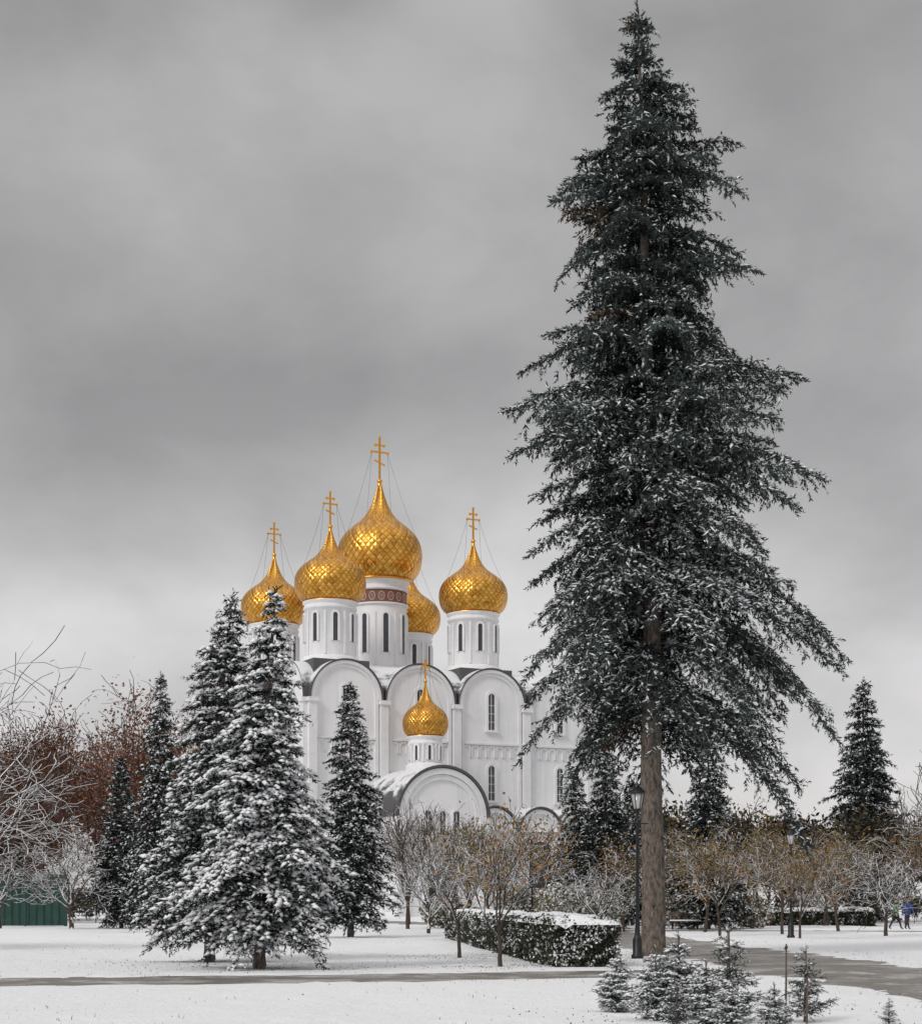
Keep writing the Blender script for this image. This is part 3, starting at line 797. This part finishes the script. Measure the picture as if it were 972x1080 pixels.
for c in ((0, 0), (S_, 0), (0, S_), (S_, S_)):
    drum_dome(c, 27.0, 33.6, 2.75, 3.85, 7.7, 3.7, 8, 29.2, 3.0)
drum_dome((S_ / 2 + .9, S_ / 2 - .2), 27.4, 38.0, 3.05, 4.85, 11.0, 5.0, 8, 29.6, 4.4, True, .6)
for c in ((0, 0), (S_, 0), (0, S_), (S_, S_), (S_ / 2 + .9, S_ / 2 - .2)):
    add_box(RF, c[0] - 3.2, c[0] + 3.2, c[1] - 3.2, c[1] + 3.2, 25.5, 27.15)

# porch and gallery on the near facade
PB = -13.5
fcp = Facet((0, PB), (1, 0), (0, -1))
add_box(W, 1.6, 12.0, PB, B0 + .2, -.2, 10.2)
vault(W, RF, fcp, 6.8, 10.2, 5.0, 9.2, .5, .3)
ringband(T, fcp, 6.8, 10.2, arc(4.95), arc(4.35), -.01, .35); ringband(T, fcp, 6.8, 10.2, arc(4.3), arc(3.8), -.01, .2)
for u in (2.1, 11.5): fbox(T, fcp, u - .5, u + .5, -.1, 10.2, -.01, .4)
ringband(T, fcp, 6.8, 0, arch_outline(4.4, 6.4, 14), arch_outline(3.4, 5.9, 14), -.01, .35); panel(G, fcp, 6.8, 0, arch_outline(3.4, 5.9, 14), .03)
for u in (5.2, 6.8, 8.4): window(T, G, fcp, u, 8.2, .7, 2.6, .2, .2)
GB = -9.5
fcg = Facet((0, GB), (1, 0), (0, -1))
add_box(W, -3.5, 1.597, GB, B0 + .2, -.2, 9.0); add_box(W, 12.003, 28, GB, B0 + .2, -.2, 9.0)
vault(W, RF, fcg, -1.0, 9.0, 2.4, 5.2, .4, .25)
for u in (14.9, 20.4, 25.5): 
    vault(W, RF, fcg, u, 9.0, 2.5, 5.2, .4, .25)
    ringband(T, fcg, u, 9.0, arc(2.45), arc(2.0), -.01, .25)
    ringband(T, fcg, u, 3.0, arch_outline(3.6, 5.4, 12), arch_outline(2.8, 5.0, 12), -.01, .25); panel(G, fcg, u, 3.0, arch_outline(2.8, 5.0, 12), .03)
ringband(T, fcg, -1.0, 3.0, arch_outline(3.2, 5.4, 12), arch_outline(2.5, 5.0, 12), -.01, .25)
window(T, G, fcg, -1.0, 3.2, .9, 3.6)
for a, b in ((-3.7, 1.59), (12.01, 28.2)):
    vs = [RF.verts.new(p) for p in ((a, GB - .35, 9.02), (b, GB - .35, 9.02), (b, B0 - .6, 11.1), (a, B0 - .6, 11.1))]; RF.faces.new(vs)
add_box(W, 4.9, 8.7, -11.4, -7.6, 10, 15.1)
drum_dome((6.8, -9.5), 15.2, 18.7, 1.7, 2.4, 5.3, 2.2, 8, 16.2, 1.5, False, .3)
for cb in (0, 8.6, 17.2):
    lathe("apse", [(3.9, -.1), (3.9, 14.5), (4.1, 14.6), (4.1, 15.0)], (A1, cb), M_WALL, 32); lathe("apse_roof", [(4.3, 15.0), (2.2, 16.6), (.05, 17.3)], (A1, cb), M_ROOF, 32)
for b_ in (W, T, RF): bmesh.ops.recalc_face_normals(b_, faces=b_.faces)
bm_obj("walls", W, M_WALL); bm_obj("mouldings", T, M_TRIM); bm_obj("windows", G, M_GLASSW); bm_obj("vaulted_roof", RF, M_ROOF)

# ------------------------------------------------------------------ fence, lamps, stakes
def green_fence(x0, x1, y, h):
    e = empty("green_fence"); bm = bmesh.new()
    x = x0
    bx = lambda a, b, c, d, z0, z1: add_box(bm, a, b, c, d, z0, z1)
    while x < x1 - .01:
        xb = min(x + 2.5, x1)
        n = 20; pts = [(x + .06 + (xb - x - .12) * k / n, y + (.035 if (k // 2) % 2 else -.035)) for k in range(n + 1)]
        lo = [bm.verts.new((p[0], p[1], .05)) for p in pts]; hi = [bm.verts.new((p[0], p[1], h)) for p in pts]
        for k in range(n): bm.faces.new([lo[k], lo[k + 1], hi[k + 1], hi[k]])
        bx(x - .05, x + .05, y - .09, y + .05, -.1, h + .08)
        x = xb
    bx(x1 - .05, x1 + .05, y - .09, y + .05, -.1, h + .08)
    bx(x0, x1, y + .06, y + .1, .6, .7); bx(x0, x1, y + .06, y + .1, h - .5, h - .4)
    bx(x0, x1, y - .06, y + .055, h + .083, h + .12)
    me = bpy.data.meshes.new("sheets"); bm.to_mesh(me); bm.free(); me.materials.append(M_GREENF); obj("sheets", me, e)
green_fence(-60, -24.9, 110, 3.3)

def lathe_free(name, prof, parent, mat, segs=12):
    V = [(r * math.cos(2 * math.pi * i / segs), r * math.sin(2 * math.pi * i / segs), z) for r, z in prof for i in range(segs)]
    F = [(j * segs + i, j * segs + (i + 1) % segs, (j + 1) * segs + (i + 1) % segs, (j + 1) * segs + i) for j in range(len(prof) - 1) for i in range(segs)]
    return obj(name, mk_mesh(name, V, F, mat), parent)
def street_lamp(x, y, h):
    e = empty("street_lamp", (x, y, float(gheight(x, y)) - .03))
    lathe_free("post", [(.0, 0), (.17, 0), (.17, .12), (.13, .16), (.13, .55), (.10, .62), (.075, .7), (.065, .9), (.05, 1.1), (.04, h - 1.0), (.065, h - .96), (.065, h - .9), (.035, h - .85), (.035, h - .62), (.12, h - .58), (.12, h - .55), (0, h - .55)], e, M_BLACK)
    lathe_free("lantern_glass", [(.10, h - .54), (.19, h - .12), (0, h - .12)], e, M_LAMPG, 6)
    lathe_free("lantern_roof", [(.0, h - .125), (.24, h - .118), (.22, h - .08), (.10, h + .05), (.03, h + .09), (.035, h + .14), (0, h + .2)], e, M_BLACK, 6)
    segs = []
    for k in range(6):
        a = k * math.pi / 3; segs.append((.105 * math.cos(a), .105 * math.sin(a), h - .55, .2 * math.cos(a), .2 * math.sin(a), h - .1, .012, .012))
    segs.append((-.3, 0, h - .95, .3, 0, h - .95, .018, .018))
    v, f = tubes(segs, 5); obj("lantern_frame", mk_mesh("lantern_frame", v, f, M_BLACK), e)
for x, y, h in [(4.86, 48, 4.7), (4.0, 98, 5.0), (14.2, 75, 4.6), (21.8, 118, 5), (-1.5, 130, 5)]: street_lamp(x, y, h)
for x, y, h in [(4.28, 23, 1.05), (4.5, 22.7, .7)]:
    e = empty("wooden_stake", (x, y, 0)); rs = [(0, 0, -.1, .01, 0, h * .5, .014, .013), (.01, 0, h * .5, .015, .01, h, .013, .011)]
    v, f = tubes(rs, 7); obj("stake", mk_mesh("stake", v, f, M_STAKE), e)
    v, f = tubes([(.0, 0, h * .93, .02, .01, h * .97, .02, .02)], 7); obj("tie", mk_mesh("tie", v, f, M_BLACK), e)

def bench(x, y, rot):
    e = empty("park_bench", (x, y, float(gheight(x, y))), rot); bm = bmesh.new()
    for k in range(4): add_box(bm, -.9, .9, -.25 + k * .13, -.14 + k * .13, .42, .46)
    for k in range(3): add_box(bm, -.9, .9, .27 + k * .03, .30 + k * .03, .55 + k * .14, .66 + k * .14)
    me = bpy.data.meshes.new("slats"); bm.to_mesh(me); bm.free(); me.materials.append(M_STAKE); obj("slats", me, e)
    segs = []
    for s in (-.7, .7): segs += [(s, -.2, 0, s, -.2, .42, .03, .03), (s, .24, 0, s, .24, .45, .03, .03), (s, .24, .45, s, .38, 1.0, .03, .025), (s, -.22, .41, s, .26, .41, .025, .025)]
    v, f = tubes(segs, 6); obj("iron_legs", mk_mesh("iron_legs", v, f, M_BLACK), e)
    V = [(-.88, -.24, .47), (.88, -.24, .47), (.88, .2, .47), (-.88, .2, .47), (-.8, -.18, .53), (.8, -.18, .54), (.8, .14, .54), (-.8, .14, .53)]
    obj("snow", mk_mesh("snow", V, [(0, 1, 5, 4), (1, 2, 6, 5), (2, 3, 7, 6), (3, 0, 4, 7), (4, 5, 6, 7)], M_SNOWCAP), e)
bench(12.5, 97.2, 0)

# ------------------------------------------------------------------ people
def person(x, y, rot, coat, trou, hat, stride, H=1.7):
    e = empty("walking_person", (x, y, float(gheight(x, y)) - .01), rot, H / 1.72)
    v = {}; co = []; ed = []; rad = []
    def jt(n, p, r, par=None):
        v[n] = len(co); co.append(p); rad.append(r)
        if par: ed.append((v[par], v[n]))
    s = stride
    jt("pel", (0, 0, .95), (.155, .115)); jt("wa", (0, 0, 1.12), (.135, .105), "pel"); jt("ch", (0, -.01, 1.33), (.17, .12), "wa")
    jt("nk0", (0, 0, 1.45), (.09, .08), "ch"); jt("nk", (0, -.01, 1.53), (.055, .055), "nk0")
    for g, q in ((1, s), (-1, -s)):
        k = "L" if g > 0 else "R"
        jt("hp" + k, (.09 * g, 0, .88), (.095, .1), "pel"); jt("kn" + k, (.095 * g, -.20 * q - .03, .50), (.065, .07), "hp" + k)
        jt("an" + k, (.095 * g, -.42 * q + (.1 if q < 0 else 0), .10), (.045, .05), "kn" + k); jt("to" + k, (.10 * g, -.42 * q - .16 + (.1 if q < 0 else 0), .045), (.04, .035), "an" + k)
        jt("sh" + k, (.19 * g, 0, 1.40), (.075, .075), "ch"); jt("el" + k, (.25 * g, .16 * q, 1.13), (.052, .052), "sh" + k)
        jt("wr" + k, (.25 * g, .22 * q - .12, .90), (.036, .036), "el" + k); jt("hd" + k, (.25 * g, .23 * q - .15, .83), (.04, .025), "wr" + k)
    me = bpy.data.meshes.new("b"); me.from_pydata(co, ed, []); o = obj("tmp", me)
    m = o.modifiers.new("s", 'SKIN')
    for i, r in enumerate(rad): me.skin_vertices[0].data[i].radius = r
    me.skin_vertices[0].data[0].use_root = True
    ss = o.modifiers.new("ss", 'SUBSURF'); ss.levels = 2; ss.render_levels = 2
    dg = bpy.context.evaluated_depsgraph_get(); bme = bpy.data.meshes.new_from_object(o.evaluated_get(dg))
    bpy.data.objects.remove(o)
    ms = [mat_simple("coat_cloth", coat, .85, 0, 9, .2), mat_simple("trouser_cloth", trou, .85, 0, 9, .2), mat_simple("skin", (.5, .3, .22), .6, 0, 9, .1), mat_simple("boot", (.02, .018, .016), .6)]
    bme.materials.clear()
    for q in ms: bme.materials.append(q)
    for p in bme.polygons:
        c = p.center; p.use_smooth = True
        armz = abs(c.x) > .2
        p.material_index = 2 if (c.z > 1.5 or (armz and c.z < .9)) else (0 if (c.z > .80) else (3 if c.z < .13 else 1))
    obj("body", bme, e)
    bm = bmesh.new(); bmesh.ops.create_uvsphere(bm, u_segments=20, v_segments=14, radius=.115)
    for q in bm.verts:
        q.co.x *= .72; q.co.y *= .88
        if q.co.z < -.03: q.co.x *= .85; q.co.y *= .93
        if abs(q.co.x) < .018 and q.co.y < -.07 and -.035 < q.co.z < .015: q.co.y -= .025
        q.co += Vector((0, -.01, 1.625))
    hm = bpy.data.meshes.new("head"); bm.to_mesh(hm); bm.free(); hm.materials.append(ms[2]); obj("head", hm, e)
    bm = bmesh.new(); bmesh.ops.create_uvsphere(bm, u_segments=18, v_segments=12, radius=.125)
    bmesh.ops.delete(bm, geom=[q for q in bm.verts if q.co.z < .01 and q.co.y < .02 or q.co.z < -.06], context='VERTS')
    for q in bm.verts: q.co.x *= .76; q.co.y *= .92; q.co += Vector((0, -.005, 1.635))
    hm = bpy.data.meshes.new("knit_hat"); bm.to_mesh(hm); bm.free(); hm.materials.append(mat_simple("knit_wool", hat, .9, 0, 30, .3)); obj("knit_hat", hm, e)
    segs = []
    for g, q in ((1, s), (-1, -s)):
        c = np.array([.25 * g, .23 * q - .155, .815])
        for k, ln in enumerate((.055, .068, .072, .066)):
            b0 = c + np.array([0, -.03 + k * .02, 0]); b1 = b0 + np.array([-.004 * g, 0, -ln * .6]); b2 = b1 + np.array([-.018 * g, 0, -ln * .45])
            segs += [(*b0, *b1, .009, .0085), (*b1, *b2, .0085, .007)]
        b0 = c + np.array([-.01 * g, -.03, .02]); segs.append((*b0, *(b0 + np.array([-.012 * g, -.035, -.04])), .01, .008))
    v_, f_ = tubes(segs, 6); obj("fingers", mk_mesh("fingers", v_, f_, ms[2], smooth=True), e)
person(24.2, 97, .5, (.04, .16, .06), (.02, .02, .025), (.03, .03, .035), .8, 1.68)
person(24.95, 97.4, .3, (.02, .06, .25), (.02, .022, .03), (.05, .02, .02), -.7, 1.72)

# ------------------------------------------------------------------ leaf litter
rng = np.random.default_rng(77)
pts = []
for (x, y, r, n) in [(-4.76, 40.8, 2.6, 350), (-6.6, 45, 2.6, 250), (5.5, 50, 4, 700), (.95, 42, 1.6, 250), (0, 49, 1.5, 150), (3.5, 23.5, 2.0, 150), (0, 36, 14, 120), (0, 26, 10, 40)]:
    q = np.stack([x + rng.normal(0, r * .7, n), y + rng.normal(0, r * .7, n)], 1); pts.append(q)
q = np.concatenate(pts); q = q[sdist(q[:, 0], q[:, 1]) > .1]
P = np.column_stack([q, gheight(q[:, 0], q[:, 1]) + .008])
V, F, C = leaf_tris(P, rng, .018, pick(rng, len(P), ((.16, .09, .04), (.1, .07, .03), (.22, .12, .03), (.05, .06, .025))))
obj("fallen_leaves", mk_mesh("fallen_leaves", V, F, M_LEAF, C))
# grass blades poking through the snow beside the paths and under the trees
n = 9000
gx = rng.uniform(-16, 16, n); gy = rng.uniform(19, 75, n)
sdv = sdist(gx, gy); dens = np.exp(-np.clip(sdv, 0, 50) / .5) + .5 * (vnoise(gx * .5, gy * .5, 12) > .72)
kp = (sdv > -.2) & (rng.random(n) < dens); gx, gy = gx[kp], gy[kp]; n = len(gx)
B0_ = np.column_stack([gx, gy, gheight(gx, gy) - .01]); lean_ = rng.normal(0, .03, (n, 2)); hgt = rng.uniform(.03, .09, n)
sdw = unit(np.column_stack([rng.normal(0, 1, (n, 2)), np.zeros(n)])) * .007
T_ = B0_ + np.column_stack([lean_, hgt])
V = np.stack([B0_ - sdw, B0_ + sdw, T_], 1).reshape(-1, 3)
C = np.repeat(pick(rng, n, ((.10, .10, .04), (.14, .11, .06), (.06, .075, .03))), 3, axis=0)
obj("grass", mk_mesh("grass", V, np.arange(3 * n).reshape(-1, 3), M_LEAF, C))

# ------------------------------------------------------------------ world, sun, camera
w = bpy.data.worlds.new("World"); scene.world = w; w.use_nodes = True
nt = w.node_tree; bg = nt.nodes["Background"]; bg.inputs[1].default_value = .1
sky = N(nt, "ShaderNodeTexSky"); sky.sky_type = 'NISHITA'; sky.sun_disc = False
SUN = Vector((-.60, -.68, .72)).normalized()
sky.sun_elevation = math.asin(SUN.z); sky.sun_rotation = math.atan2(SUN.x, SUN.y) % (2 * math.pi)
tc = N(nt, "ShaderNodeTexCoord"); sp = N(nt, "ShaderNodeSeparateXYZ"); nt.links.new(tc.outputs["Generated"], sp.inputs[0])
g = ramp(nt, [(0, .62), (.06, .77), (.13, .70), (.20, .50), (.28, .41), (.36, .44), (.45, .37), (.65, .64), (.85, 1.0)])
mp = N(nt, "ShaderNodeMapping"); mp.inputs["Scale"].default_value = (1, 1, 1.5); mp.inputs["Location"].default_value = (1.3, .1, .9); nt.links.new(tc.outputs["Generated"], mp.inputs[0])
n1 = noise(nt, 5.0, 7, .52, mp.outputs[0], .15); n2 = noise(nt, 3.0, 2, .5, mp.outputs[0])
zz_ = mathn(nt, 'ADD', sp.outputs[2], mathn(nt, 'MULTIPLY', mathn(nt, 'SUBTRACT', n2, .5), .15))
nt.links.new(zz_, g.inputs[0])
r = ramp(nt, [(.32, .76), (.50, .98), (.68, 1.24)]); nt.links.new(n1, r.inputs[0])
mul = N(nt, "ShaderNodeMix", data_type='RGBA', blend_type='MULTIPLY'); mul.inputs[0].default_value = 1
nt.links.new(g.outputs[0], mul.inputs[6]); nt.links.new(r.outputs[0], mul.inputs[7])
tint = N(nt, "ShaderNodeVectorMath", operation='MULTIPLY'); nt.links.new(mul.outputs[2], tint.inputs[0]); tint.inputs[1].default_value = (10.0, 9.75, 9.75)
m2 = N(nt, "ShaderNodeMix", data_type='RGBA'); m2.inputs[0].default_value = .95; m2.clamp_result = False
nt.links.new(sky.outputs[0], m2.inputs[6]); nt.links.new(tint.outputs[0], m2.inputs[7]); nt.links.new(m2.outputs[2], bg.inputs[0])

sl = bpy.data.lights.new("sun", 'SUN'); sl.energy = 1.5; sl.angle = math.radians(16); sl.color = (1, .97, .93)
so = bpy.data.objects.new("sun", sl); COL.objects.link(so); so.rotation_euler = SUN.to_track_quat('Z', 'Y').to_euler(); so.location = (-30, -40, 60)

cam = bpy.data.cameras.new("camera"); co = bpy.data.objects.new("camera", cam); COL.objects.link(co)
co.location = (0, 0, 1.62); co.rotation_euler = (math.pi / 2, 0, 0)
cam.sensor_fit = 'VERTICAL'; cam.sensor_height = 36; cam.lens = 61.2; cam.shift_y = 410 / 1080
cam.clip_end = 6000; cam.clip_start = .1
scene.camera = co
scene.view_settings.view_transform = 'Standard'; scene.view_settings.look = 'None'; scene.view_settings.exposure = 0
